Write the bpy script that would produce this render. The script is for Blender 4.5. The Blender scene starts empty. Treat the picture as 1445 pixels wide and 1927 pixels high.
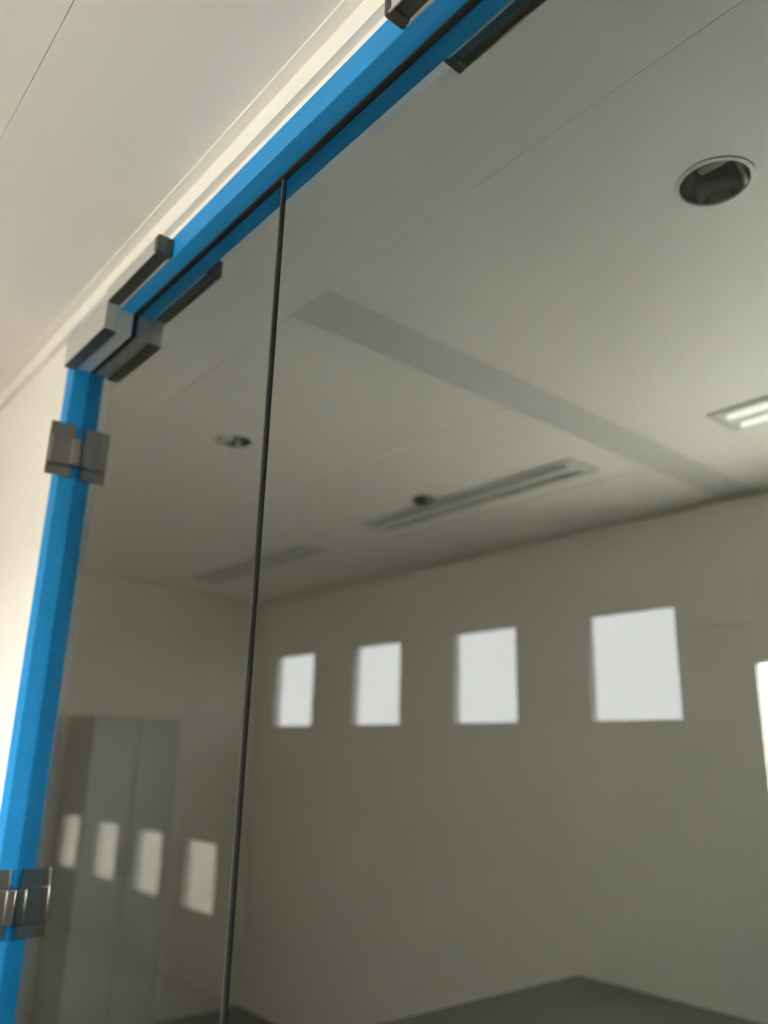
import bpy, bmesh, math
from mathutils import Matrix, Vector

S = bpy.context.scene
C = S.collection

# ---------------------------------------------------------------- camera
# world: X along the glass partition (to the right), Y towards the glass, Z up, floor at z = 0
EYE = 1.5
f, cx, cy = 1500.0, 722.5, 963.5
dl = Vector((-1317, 422, f)).normalized()                 # image direction of world -X
up = Vector((124, -(f * f - 1317 * 124) / 422, f)).normalized()   # image direction of world +Z
vx, vz = -dl, up
vy = vz.cross(vx)
R = Matrix((vx, vy, vz))
cr, cu, cb = R @ Vector((1, 0, 0)), R @ Vector((0, -1, 0)), R @ Vector((0, 0, -1))
cam = bpy.data.objects.new('camera', bpy.data.cameras.new('camera'))
C.objects.link(cam)
cam.matrix_world = Matrix(((cr.x, cu.x, cb.x, 0), (cr.y, cu.y, cb.y, 0), (cr.z, cu.z, cb.z, EYE), (0, 0, 0, 1)))
cam.data.sensor_fit = 'VERTICAL'
cam.data.sensor_height = 36
cam.data.sensor_width = 36
cam.data.lens = f / 1927 * 36
cam.data.clip_start = 0.01
cam.data.dof.use_dof = True
cam.data.dof.focus_distance = 1.15
cam.data.dof.aperture_fstop = 1.9
S.camera = cam

# ---------------------------------------------------------------- daylight
W = bpy.data.worlds.new('overcast'); S.world = W
W.use_nodes = True
bg = W.node_tree.nodes['Background']
bg.inputs['Color'].default_value = (1.0, 0.98, 0.94, 1)
bg.inputs['Strength'].default_value = 21.0
S.view_settings.view_transform = 'Standard'
S.view_settings.look = 'None'
S.view_settings.gamma = 1
S.view_settings.use_curve_mapping = False
S.view_settings.exposure = 1.7
S.cycles.use_denoising = True
S.cycles.max_bounces = 14
S.cycles.diffuse_bounces = 8
S.cycles.glossy_bounces = 6
S.cycles.transparent_max_bounces = 12

def portal(name, loc, rot, sx, sy):
    d = bpy.data.lights.new(name, 'AREA'); d.shape = 'RECTANGLE'; d.size = sx; d.size_y = sy
    d.cycles.is_portal = True
    o = bpy.data.objects.new(name, d); o.location = loc; o.rotation_euler = rot; C.objects.link(o)

# ---------------------------------------------------------------- materials
def mat(name, col, rough=0.6, metal=0.0, spec=0.5, var=0.0, scale=8.0, bump=0.0, bscale=200.0):
    m = bpy.data.materials.new(name); m.use_nodes = True
    n, l = m.node_tree.nodes, m.node_tree.links
    b = n['Principled BSDF']
    b.inputs['Base Color'].default_value = (*col, 1)
    b.inputs['Roughness'].default_value = rough
    b.inputs['Metallic'].default_value = metal
    b.inputs['Specular IOR Level'].default_value = spec
    tc = n.new('ShaderNodeTexCoord')
    if var:
        t = n.new('ShaderNodeTexNoise'); t.inputs['Scale'].default_value = scale; t.inputs['Detail'].default_value = 4
        r = n.new('ShaderNodeValToRGB')
        r.color_ramp.elements[0].position = 0.3; r.color_ramp.elements[1].position = 0.7
        r.color_ramp.elements[0].color = (*[c * (1 - var) for c in col], 1)
        r.color_ramp.elements[1].color = (*[min(1, c * (1 + var)) for c in col], 1)
        l.new(tc.outputs['Object'], t.inputs['Vector']); l.new(t.outputs['Fac'], r.inputs['Fac'])
        l.new(r.outputs['Color'], b.inputs['Base Color'])
    if bump:
        t = n.new('ShaderNodeTexNoise'); t.inputs['Scale'].default_value = bscale
        bp = n.new('ShaderNodeBump'); bp.inputs['Strength'].default_value = bump; bp.inputs['Distance'].default_value = 0.001
        l.new(tc.outputs['Object'], t.inputs['Vector']); l.new(t.outputs['Fac'], bp.inputs['Height'])
        l.new(bp.outputs['Normal'], b.inputs['Normal'])
    return m

def sheet_glass(name, refl, rcol, tcol, rough=0.0):
    m = bpy.data.materials.new(name); m.use_nodes = True
    n, l = m.node_tree.nodes, m.node_tree.links
    n.clear()
    o = n.new('ShaderNodeOutputMaterial'); mx = n.new('ShaderNodeMixShader')
    t = n.new('ShaderNodeBsdfTransparent'); g = n.new('ShaderNodeBsdfGlossy')
    t.inputs['Color'].default_value = (*tcol, 1); g.inputs['Color'].default_value = (*rcol, 1)
    g.inputs['Roughness'].default_value = rough
    mx.inputs['Fac'].default_value = refl
    l.new(t.outputs[0], mx.inputs[1]); l.new(g.outputs[0], mx.inputs[2]); l.new(mx.outputs[0], o.inputs['Surface'])
    return m

def lamp_mat(name, col, s):
    m = bpy.data.materials.new(name); m.use_nodes = True
    b = m.node_tree.nodes['Principled BSDF']
    b.inputs['Base Color'].default_value = (*col, 1)
    b.inputs['Emission Color'].default_value = (*col, 1); b.inputs['Emission Strength'].default_value = s
    return m

M = dict(
    ceiling=mat('ceiling panel paint', (0.86, 0.815, 0.77), 0.55, var=0.015, scale=3),
    strip=mat('ceiling strip paint', (0.64, 0.62, 0.59), 0.6, var=0.015),
    trim=mat('cornice paint', (0.88, 0.84, 0.775), 0.5, var=0.01),
    wall=mat('cream wall paint', (0.86, 0.815, 0.75), 0.7, var=0.012, scale=4, bump=0.05),
    void=mat('grey concrete slab', (0.30, 0.30, 0.28), 0.9, var=0.1),
    blue=mat('blue frame paint', (0.01, 0.265, 0.62), 0.45, spec=0.35, var=0.03, scale=20),
    seal=mat('black rubber seal', (0.012, 0.012, 0.012), 0.6, var=0.1),
    glass=sheet_glass('reflective grey glass', 0.42, (0.87, 0.945, 0.94), (0.52, 0.54, 0.50), 0.004),
    pane=sheet_glass('clear window pane', 0.06, (1, 1, 1), (0.97, 0.98, 0.97)),
    film=sheet_glass('window pane with grey film', 0.06, (1, 1, 1), (0.168, 0.166, 0.166)),
    joint=mat('grey silicone joint', (0.05, 0.05, 0.042), 0.5, var=0.1),
    louvre=mat('luminaire louvre', (0.68, 0.66, 0.63), 0.5, 0.0, var=0.03),
    silver=mat('silver painted metal', (0.62, 0.61, 0.58), 0.38, 0.55, var=0.02, scale=30),
    dark_metal=mat('dark grey metal', (0.10, 0.095, 0.08), 0.4, 0.6, var=0.05, scale=30),
    chrome=mat('brushed chrome', (0.42, 0.39, 0.35), 0.34, 1.0, var=0.02, scale=60),
    alu=mat('white window frame', (0.78, 0.78, 0.76), 0.4, var=0.01),
    reflector=mat('lamp reflector', (0.6, 0.6, 0.58), 0.12, 1.0, var=0.02),
    lampring=mat('lamp ring', (0.6, 0.59, 0.56), 0.4, 0.0, var=0.02),
    floor=mat('dark grey carpet floor', (0.20, 0.195, 0.18), 0.45, var=0.08, scale=14),
    floor_in=mat('dark carpet floor', (0.27, 0.27, 0.25), 0.9, var=0.1, scale=40),
    cabinet=mat('grey cabinet paint', (0.5, 0.49, 0.44), 0.5, var=0.02),
    table=mat('dark green grey table top', (0.03, 0.038, 0.027), 0.45, var=0.06, scale=20),
    table_leg=mat('black table leg', (0.03, 0.03, 0.03), 0.5, 0.4, var=0.05),
    ground=mat('grey paving', (0.50, 0.48, 0.45), 0.9, var=0.1, scale=1.0),
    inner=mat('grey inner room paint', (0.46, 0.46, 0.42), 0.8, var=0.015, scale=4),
    tube=lamp_mat('lit lamp tube', (1.0, 0.97, 0.88), 0.55),
)

# ---------------------------------------------------------------- mesh helpers
def add_box(bm, a, b, bevel=0.0):
    x0, x1 = sorted((a[0], b[0])); y0, y1 = sorted((a[1], b[1])); z0, z1 = sorted((a[2], b[2]))
    v = [bm.verts.new(p) for p in ((x0, y0, z0), (x1, y0, z0), (x1, y1, z0), (x0, y1, z0), (x0, y0, z1), (x1, y0, z1), (x1, y1, z1), (x0, y1, z1))]
    fs = [bm.faces.new([v[i] for i in q]) for q in ((3, 2, 1, 0), (4, 5, 6, 7), (0, 1, 5, 4), (1, 2, 6, 5), (2, 3, 7, 6), (3, 0, 4, 7))]
    if bevel:
        es = list({e for fc in fs for e in fc.edges})
        bmesh.ops.bevel(bm, geom=es, offset=bevel, segments=2, affect='EDGES', profile=0.5)

def add_lathe(bm, prof, segs=40, centre=(0, 0, 0), closed=False):
    rings = []
    for r, z in prof:
        if r < 1e-6:
            rings.append([bm.verts.new((centre[0], centre[1], centre[2] + z))])
        else:
            rings.append([bm.verts.new((centre[0] + r * math.cos(2 * math.pi * k / segs), centre[1] + r * math.sin(2 * math.pi * k / segs), centre[2] + z)) for k in range(segs)])
    pairs = list(zip(rings, rings[1:])) + ([(rings[-1], rings[0])] if closed else [])
    for A, B in pairs:
        for k in range(segs):
            j = (k + 1) % segs
            if len(A) == 1 and len(B) > 1: bm.faces.new((A[0], B[k], B[j]))
            elif len(B) == 1 and len(A) > 1: bm.faces.new((A[k], A[j], B[0]))
            elif len(A) > 1: bm.faces.new((A[k], A[j], B[j], B[k]))

def add_extrude_x(bm, prof, x0, x1):
    A = [bm.verts.new((x0, y, z)) for y, z in prof]; B = [bm.verts.new((x1, y, z)) for y, z in prof]
    n = len(prof)
    for k in range(n):
        j = (k + 1) % n
        bm.faces.new((A[k], A[j], B[j], B[k]))
    bm.faces.new(A[::-1]); bm.faces.new(B)

def add_capsule(bm, p, q, r, segs=24):
    p, q = Vector(p), Vector(q); d = (q - p).normalized()
    u = d.orthogonal().normalized(); w = d.cross(u)
    rings = []
    for s, c in ((p, -1), (q, 1)):
        for k in (range(1, 4) if c < 0 else range(3, 0, -1)):
            a = math.pi / 2 * k / 3
            cc = s + d * (c * r * math.cos(a)); rr = r * math.sin(a)
            rings.append([bm.verts.new(cc + (u * math.cos(2 * math.pi * t / segs) + w * math.sin(2 * math.pi * t / segs)) * rr) for t in range(segs)])
    for A, B in zip(rings, rings[1:]):
        for k in range(segs): bm.faces.new((A[k], A[(k + 1) % segs], B[(k + 1) % segs], B[k]))
    bm.faces.new(rings[0][::-1]); bm.faces.new(rings[-1])

def obj(name, bm, m, parent=None, smooth=False, origin=None):
    bmesh.ops.recalc_face_normals(bm, faces=bm.faces)
    if origin is not None:
        bmesh.ops.translate(bm, vec=-Vector(origin), verts=bm.verts)
    me = bpy.data.meshes.new(name); bm.to_mesh(me); bm.free()
    if smooth:
        me.polygons.foreach_set('use_smooth', [True] * len(me.polygons))
        me.set_sharp_from_angle(angle=math.radians(22))
    me.materials.append(M[m])
    o = bpy.data.objects.new(name, me); C.objects.link(o)
    if origin is not None: o.location = origin
    if parent is not None: o.parent = parent
    return o

def boxes(name, m, lst, parent=None, bevel=0.0, origin=None):
    bm = bmesh.new()
    for a, b in lst: add_box(bm, a, b, bevel)
    return obj(name, bm, m, parent, origin=origin, smooth=bool(bevel))

def struct(o): o['kind'] = 'structure'; return o
def tag(o, label, cat, group=None):
    o['label'] = label; o['category'] = cat
    if group: o['group'] = group
    return o
def thing(name, label, cat, loc=(0, 0, 0), group=None):
    o = bpy.data.objects.new(name, None); C.objects.link(o); o.location = loc; o.empty_display_size = 0.05
    return tag(o, label, cat, group)

# ---------------------------------------------------------------- dimensions
H = 2.5                                  # ceiling
XL, XR = -4.8, 4.6                       # ends of the corridor
YW = -1.82                               # wall with the windows
YF, YG, YB = 0.5185, 0.554, 0.604        # frame front, glass, frame back
YP = 0.524                               # plaster face of the partition wall
ZH, ZT = EYE + 0.8864, EYE + 0.935       # underside and top of the head
XJ, XJ0 = -1.762, -1.812                 # inner and outer edge of the jamb
XS = -0.936                              # joint between the glass door and the fixed pane
XFR = 2.6                                # right end of the glass front
YI, XIL = 2.93, -8.8                     # far wall and end of the room beyond the glass

# ---------------------------------------------------------------- corridor shell
fl = struct(boxes('floor', 'floor', [((XL - .12, YW - .15, -.1), (XR + .12, YB, 0))]))
struct(boxes('floor_beyond', 'floor_in', [((XIL, YB, -.1), (XR + .12, YI + .1, 0))]))
struct(boxes('ground', 'ground', [((-40, -40, -.3), (40, 40, -.12))]))
# ceiling: dark void above, panels below it with open joints
ce = struct(boxes('ceiling', 'void', [((XL - .12, YW - .15, H + .14), (XR + .12, YB, H + .2))]))
JY = [0.487, 0.206, -0.560, -1.326, YW - .04]
B0, B1 = -1.452, -1.302
XC = [(XL + .003, -3.13), (-3.13, B0), (B1, 0.37), (0.37, 2.0), (2.0, XR)]
LAMPS = [(-.55, -.107, .062), (-2.26, -.107, .062)]          # holes for the round downlights
for i in range(4):
    for x0, x1 in (XC if i else [(XL + .003, -3.13), (-3.13, 0.37), (0.37, 2.0), (2.0, XR)]):
        g = .0028 if x1 <= B0 + .01 else .0004
        a, b, c, d = x0 + .0006, x1 - .0006, JY[i + 1] + g, JY[i] - (g if i else -.03)
        hl = [q for q in LAMPS if a < q[0] < b and c < q[1] < d]
        if not hl:
            boxes('ceiling_panel', 'ceiling', [((a, c, H), (b, d, H + .02))], ce, bevel=0.0012); continue
        bm = bmesh.new(); ed = []
        def loop(pts):
            v = [bm.verts.new(p) for p in pts]
            ed.extend(bm.edges.new((v[k], v[(k + 1) % len(v)])) for k in range(len(v)))
        loop([(a, c, H), (b, c, H), (b, d, H), (a, d, H)])
        for q in hl: loop([(q[0] + q[2] * math.cos(2 * math.pi * k / 40), q[1] + q[2] * math.sin(2 * math.pi * k / 40), H) for k in range(40)])
        bmesh.ops.triangle_fill(bm, edges=ed, use_beauty=True)
        r = bmesh.ops.extrude_face_region(bm, geom=list(bm.faces))
        bmesh.ops.translate(bm, verts=[e for e in r['geom'] if isinstance(e, bmesh.types.BMVert)], vec=(0, 0, .02))
        obj('ceiling_panel', bm, 'ceiling', ce)
boxes('ceiling_strip', 'strip', [((B0 + .001, JY[4], H + .001), (B1 - .001, 0.206, H + .02))], ce)
# wall with the row of windows
WX = [(-4.60, -4.16), (-3.767, -3.337), (-2.938, -2.505), (-2.11, -1.675)]
WZ0, WZ1 = EYE + .147, EYE + .603
BX0, BX1, BZ0, BZ1 = -1.375, -.30, 1.30, EYE + .352        # clear window beside the row
TH = 0.055
edges = [XL - .12] + [v for p in WX for v in p] + [BX0]
segs = [((edges[k], YW - TH, WZ0), (edges[k + 1], YW, WZ1)) for k in range(0, len(edges), 2)]
segs += [((XL - .12, YW - TH, 0), (BX0, YW, WZ0)), ((XL - .12, YW - TH, WZ1), (BX0, YW, H - .026)),
         ((BX0, YW - TH, 0), (XR + .12, YW, BZ0)), ((BX0, YW - TH, BZ1), (XR + .12, YW, H - .026)), ((XL - .12, YW - TH, H - .03), (XR + .12, YW - .043, H + .17)), ((BX1, YW - TH, BZ0), (XR + .12, YW, BZ1))]
struct(boxes('wall_back', 'wall', segs))
def window(n, x0, x1, z0, z1, y0, y1, glass, bars=()):
    t = .008
    w = struct(boxes('window_%d' % n, 'alu', [((x0, y0, z0), (x0 + t, y1, z1)), ((x1 - t, y0, z0), (x1, y1, z1)), ((x0 + t, y0, z0), (x1 - t, y1, z0 + t)),
               ((x0 + t, y0, z1 - t), (x1 - t, y1, z1))] + [((b - .02, y0, z0 + t), (b + .02, y1, z1 - t)) for b in bars]))
    e = [x0 + t] + [v for b in bars for v in (b - .02, b + .02)] + [x1 - t]
    for k in range(0, len(e), 2):
        boxes('window_pane', glass, [((e[k] - .002, (y0 + y1) / 2, z0 + t - .002), (e[k + 1] + .002, (y0 + y1) / 2 + .004, z1 - t + .002))], w)
for k, (x0, x1) in enumerate(WX):
    window(k + 1, x0, x1, WZ0, WZ1, YW - .014, YW - .001, 'film')
    portal('small_window_daylight_offscreen', ((x0 + x1) / 2, YW - TH - .02, (WZ0 + WZ1) / 2), (math.pi / 2, 0, 0), x1 - x0, WZ1 - WZ0)
window(5, BX0, BX1, BZ0, BZ1, YW - .045, YW - .01, 'pane')
portal('wide_window_daylight_offscreen', ((BX0 + BX1) / 2, YW - TH - .02, (BZ0 + BZ1) / 2), (math.pi / 2, 0, 0), BX1 - BX0, BZ1 - BZ0)
struct(boxes('trim_1', 'trim', [((-1.66, YW, EYE + .50), (-1.40, YW + .012, EYE + .525))]))
# end wall of the corridor and of the room beyond
struct(boxes('wall_left', 'wall', [((XL - .12, YW - TH, 0), (XL, YP, H + .17))]))
struct(boxes('wall_right', 'wall', [((XR, YW - TH, 0), (XR + .12, YB, H + .17))]))

# partition wall that holds the glass front
struct(boxes('wall_front', 'wall', [((XL, YP, 0), (XJ0, YB - .004, H + .17)), ((XJ0, YP, ZT), (XFR + .05, YB - .004, H + .17)), ((XFR + .05, YP, 0), (XR, YB - .004, H + .17))]))
# stepped cornice along the head of the partition
z1, z2 = EYE + .995, EYE + .953
bm = bmesh.new()
add_extrude_x(bm, [(.4885, H + .012), (.4885, z1), (.5087, z1), (.5087, z2), (YP + .0005, z2), (YP + .0005, H + .012)], XL, XR)
struct(obj('trim_2', bm, 'trim'))
bm = bmesh.new(); add_box(bm, (XJ0 + .0, YP - .0012, ZT), (XFR + .05, YP + .01, z2))
struct(obj('trim_3', bm, 'trim'))

# ---------------------------------------------------------------- room beyond the glass
struct(boxes('wall_far', 'inner', [((XIL, YI, 0), (XR + .12, YI + .05, EYE - 1.064))] +
       [((a, YI, EYE - 1.064), (b, YI + .05, EYE - .615)) for a, b in ((XIL, -8.18), (-7.75, -7.335), (-6.88, -6.485), (-6.04, -5.645), (-5.20, XR + .12))] +
       [((XIL, YI, EYE - .615), (XR + .12, YI + .05, H + .17))]))
struct(boxes('wall_far_left', 'inner', [((XIL - .1, YB, 0), (XIL, YI + .1, H + .17))]))
struct(boxes('wall_far_right', 'inner', [((XR, YB, 0), (XR + .12, YI, H + .17))]))
struct(boxes('wall_far_front', 'inner', [((XIL, YB - .05, 0), (XL - .12, YB, H + .17))]))
struct(boxes('ceiling_beyond', 'inner', [((XIL, YB - .004, H + .03), (XR + .12, YI + .1, H + .08))]))
for k, (x0, x1) in enumerate(((-8.18, -7.75), (-7.335, -6.88), (-6.485, -6.04), (-5.645, -5.20))):
    a, b = EYE - 1.064, EYE - .615
    window(k + 6, x0, x1, a, b, YI + .001, YI + .014, 'film')

# ---------------------------------------------------------------- blue frame
fr = thing('door_frame', 'blue painted metal frame around the glass door and fixed pane', 'door frame', (XJ, YG, 0))
def fpart(name, m, lst, bevel=0.0):
    o = boxes(name, m, lst, None, bevel); o.parent = fr; o.matrix_parent_inverse = Matrix.Translation(-fr.location); return o
fpart('head', 'blue', [((XJ0, YF, ZH), (XFR + .05, YB, ZT))], .0015)
fpart('jamb', 'blue', [((XJ0, YF, 0), (XJ, YB, ZH - .0002))], .0015)
fpart('jamb', 'blue', [((XFR, YF, 0), (XFR + .05, YB, ZH - .0002))], .0015)
fpart('head_seal', 'seal', [((XJ + .001, YG - .005, ZH - .0045), (XFR - .001, YG + .005, ZH + .001))])

# ---------------------------------------------------------------- glass
GT = .010
dr = thing('glass_door', 'hinged grey glass door leaf between the blue jamb and the glass joint', 'door', ((XJ + XS) / 2, YG, 0.01))
def gpart(root, name, m, lst, bevel=0.0):
    o = boxes(name, m, lst, None, bevel); o.parent = root; o.matrix_parent_inverse = Matrix.Translation(-root.location); return o
def sheet(root, x0, x1, z0, z1):
    bm = bmesh.new()
    v = [bm.verts.new(p) for p in ((x0, YG, z0), (x1, YG, z0), (x1, YG, z1), (x0, YG, z1))]
    bm.faces.new(v)
    o = obj('glass_pane', bm, 'glass'); o.parent = root; o.matrix_parent_inverse = Matrix.Translation(-root.location); return o
sheet(dr, XJ + .0032, XS - .0016, .012, ZH - .006)
gpart(dr, 'edge_seal', 'joint', [((XS - .0017, YG - .004, .012), (XS - .0002, YG + .004, ZH - .007))])
sp = thing('fixed_glass_pane', 'wide fixed grey glass pane to the right of the glass door', 'glass pane', ((XS + XFR) / 2, YG, 0.01))
sheet(sp, XS + .0016, XFR - .002, .012, ZH - .006)
gpart(sp, 'edge_seal', 'joint', [((XS + .0002, YG - .004, .012), (XS + .0017, YG + .004, ZH - .007))])

# ---------------------------------------------------------------- door closer in the corner
dc = thing('door_closer', 'silver box door closer in the upper corner of the blue frame', 'door closer', (-1.62, .52, EYE + .831))
def part(root, name, m, bm, smooth=True):
    o = obj(name, bm, m, None, smooth); o.parent = root; o.matrix_parent_inverse = Matrix.Translation(-root.location); return o
bm = bmesh.new(); add_box(bm, (-1.745, .489, EYE + .831), (-1.508, .5182, EYE + .8985), .003); part(dc, 'body', 'silver', bm)
bm = bmesh.new(); add_box(bm, (-1.742, .5178, EYE + .833), (-1.509, .549, EYE + .8862), .0015); part(dc, 'back_plate', 'silver', bm)
bm = bmesh.new(); add_box(bm, (-1.744, .4905, EYE + .8295), (-1.5092, .5165, EYE + .8315), .0006); part(dc, 'bottom_cover', 'dark_metal', bm)
bm = bmesh.new(); add_box(bm, (-1.742, .5485, EYE + .8335), (-1.509, .5535, EYE + .8815)); part(dc, 'rubber_pad', 'seal', bm, False)
bm = bmesh.new(); add_box(bm, (-1.742, .4882, EYE + .8965), (-1.511, .5183, EYE + .9005), .001); part(dc, 'cover_lip', 'silver', bm)

def rail(label, x0, x1, grp=None):
    r = thing('slide_rail', label, 'slide rail', ((x0 + x1) / 2, YF, EYE + .887), grp)
    bm = bmesh.new(); add_box(bm, (x0, .4875, EYE + .890), (x1, YF + .0005, EYE + .925), .002); part(r, 'rail_body', 'dark_metal', bm)
    bm = bmesh.new(); add_box(bm, (x0, .4860, EYE + .8865), (x1, .4885, EYE + .921), .0008); part(r, 'front_lip', 'silver', bm)
    bm = bmesh.new(); add_box(bm, (x0, .515, EYE + .8864), (x1, YF + .0003, EYE + .892), .0008); part(r, 'back_lip', 'silver', bm)
    e = x1 if abs(x1 + 1.27) < .1 else x0
    bm = bmesh.new(); add_box(bm, (e - .009, .4855, EYE + .886), (e + .009, YF + .0004, EYE + .924), .004); part(r, 'end_cap', 'dark_metal', bm)
rail('short dark slide rail beside the silver door closer', -1.5075, -1.27)
rail('long dark slide rail on the blue head above the fixed pane', -.60, .10)

# ---------------------------------------------------------------- hinges
def hinge(label, z):
    h = thing('glass_hinge', label, 'hinge', (XJ, .52, z), 'chrome hinges on the blue jamb')
    bm = bmesh.new(); add_box(bm, (XJ - .0002, .490, z - .060), (XJ + .0042, YG - .012, z + .066), .001); part(h, 'leaf_plate', 'chrome', bm)
    bm = bmesh.new(); add_box(bm, (XJ - .0004, .4875, z - .060), (XJ + .0037, .4905, z + .066), .0006); part(h, 'leaf_edge', 'dark_metal', bm)
    bm = bmesh.new(); add_box(bm, (XJ + .003, .489, z - .034), (XJ + .014, YG - .012, z + .034), .004); part(h, 'knuckle', 'chrome', bm)
    bm = bmesh.new(); add_box(bm, (XJ + .004, .535, z - .032), (XJ + .020, YG - .0005, z + .032), .004); part(h, 'glass_clamp', 'chrome', bm)
hinge('chrome glass hinge on the blue jamb just below the door closer', EYE + .636)
hinge('chrome glass hinge lower down the blue jamb, far below the closer', EYE - .300)

# ---------------------------------------------------------------- ceiling lamps (seen mirrored in the glass)
def downlight(label, x, y, r):
    d = thing('recessed_downlight', label, 'downlight', (x, y, H), 'round recessed downlights')
    bm = bmesh.new(); add_lathe(bm, [(r * 1.10, .0), (r * 1.10, -.002), (r * .98, -.003), (r * .96, .001)], 48, closed=True); obj('ring', bm, 'ceiling', d, True)
    bm = bmesh.new(); add_lathe(bm, [(r * .985, -.001), (r * .97, .03), (r * .85, .07), (r * .6, .09), (0, .095)], 48); obj('reflector', bm, 'reflector', d, True)
    for s in (-1, 1):
        bm = bmesh.new(); add_capsule(bm, (-r * .45, s * r * .3, .055), (r * .45, s * r * .3, .055), .008)
        obj('lamp_tube', bm, 'alu', d, True)
for (x, y, r), lb in zip(LAMPS, ('unlit round downlight in the ceiling near the fixed glass pane', 'unlit round downlight in the ceiling near the glass door')):
    downlight(lb, x, y, r)
def luminaire(label, x0, y, lit=False):
    d = thing('linear_luminaire', label, 'ceiling light', (x0, y, H), 'linear ceiling luminaires by the windows')
    L, w = 1.16, .085
    bm = bmesh.new()
    for p, q in (((0, -w, -.006), (L, -w + .012, .001)), ((0, w - .012, -.006), (L, w, .001)), ((0, -w + .012, -.006), (.012, w - .012, .001)), ((L - .012, -w + .012, -.006), (L, w - .012, .001))):
        add_box(bm, p, q)
    obj('frame', bm, 'lampring', d)
    bm = bmesh.new(); add_box(bm, (.011, -w + .011, -.002), (L - .011, w - .011, .001)); obj('reflector', bm, 'louvre', d)
    for s in (-1, 1):
        bm = bmesh.new(); add_capsule(bm, (.05, s * .042, -.010), (L - .05, s * .042, -.010), .0085)
        obj('lamp_tube', bm, 'tube' if lit else 'louvre', d, True)
luminaire('linear ceiling luminaire with two lit tubes over the table', -1.08, -1.13, True)
luminaire('unlit linear ceiling luminaire above the row of small windows', -2.74, -1.13)
luminaire('unlit linear ceiling luminaire close to the end wall', -4.42, -1.15)
bm = bmesh.new(); add_lathe(bm, [(0, -.03), (.02, -.028), (.036, -.018), (.045, -.004), (.045, .001), (0, .001)], 32)
tag(obj('ceiling_sensor', bm, 'dark_metal', None, True), 'small dark domed sensor on the ceiling beside a luminaire', 'sensor').location = (-2.28, -1.0, H)

# ---------------------------------------------------------------- furniture in the corridor (seen mirrored)
cb_ = thing('tall_cabinet', 'tall grey two door cabinet against the end wall', 'cabinet', (XL + .2, -.83, 0))
zc = EYE + .163
bm = bmesh.new(); add_box(bm, (-.195, -.26, .0), (.17, .26, zc), .004); obj('body', bm, 'cabinet', cb_, True)
for s in (-1, 1):
    bm = bmesh.new(); add_box(bm, (.1695, min(s * .002, s * .255), .05), (.187, max(s * .002, s * .255), zc - .01), .003); o = obj('door', bm, 'cabinet', cb_, True)
    bm = bmesh.new(); add_box(bm, (.186, s * .03 - .006, .85), (.205, s * .03 + .006, 1.0), .003); obj('handle', bm, 'silver', o, True)
tb = thing('table', 'dark low table along the wall with the windows', 'table', (-.7, -1.24, 0))
zt = EYE - .825
bm = bmesh.new(); add_box(bm, (-1.52, -.57, zt - .03), (1.52, .56, zt), .003); obj('table_top', bm, 'table', tb, True)
for sx in (-1, 1):
    for sy in (-1, 1):
        bm = bmesh.new(); add_box(bm, (sx * 1.45 - .025, sy * .5 - .025, 0), (sx * 1.45 + .025, sy * .5 + .025, zt - .029), .003); obj('leg', bm, 'table_leg', tb, True)
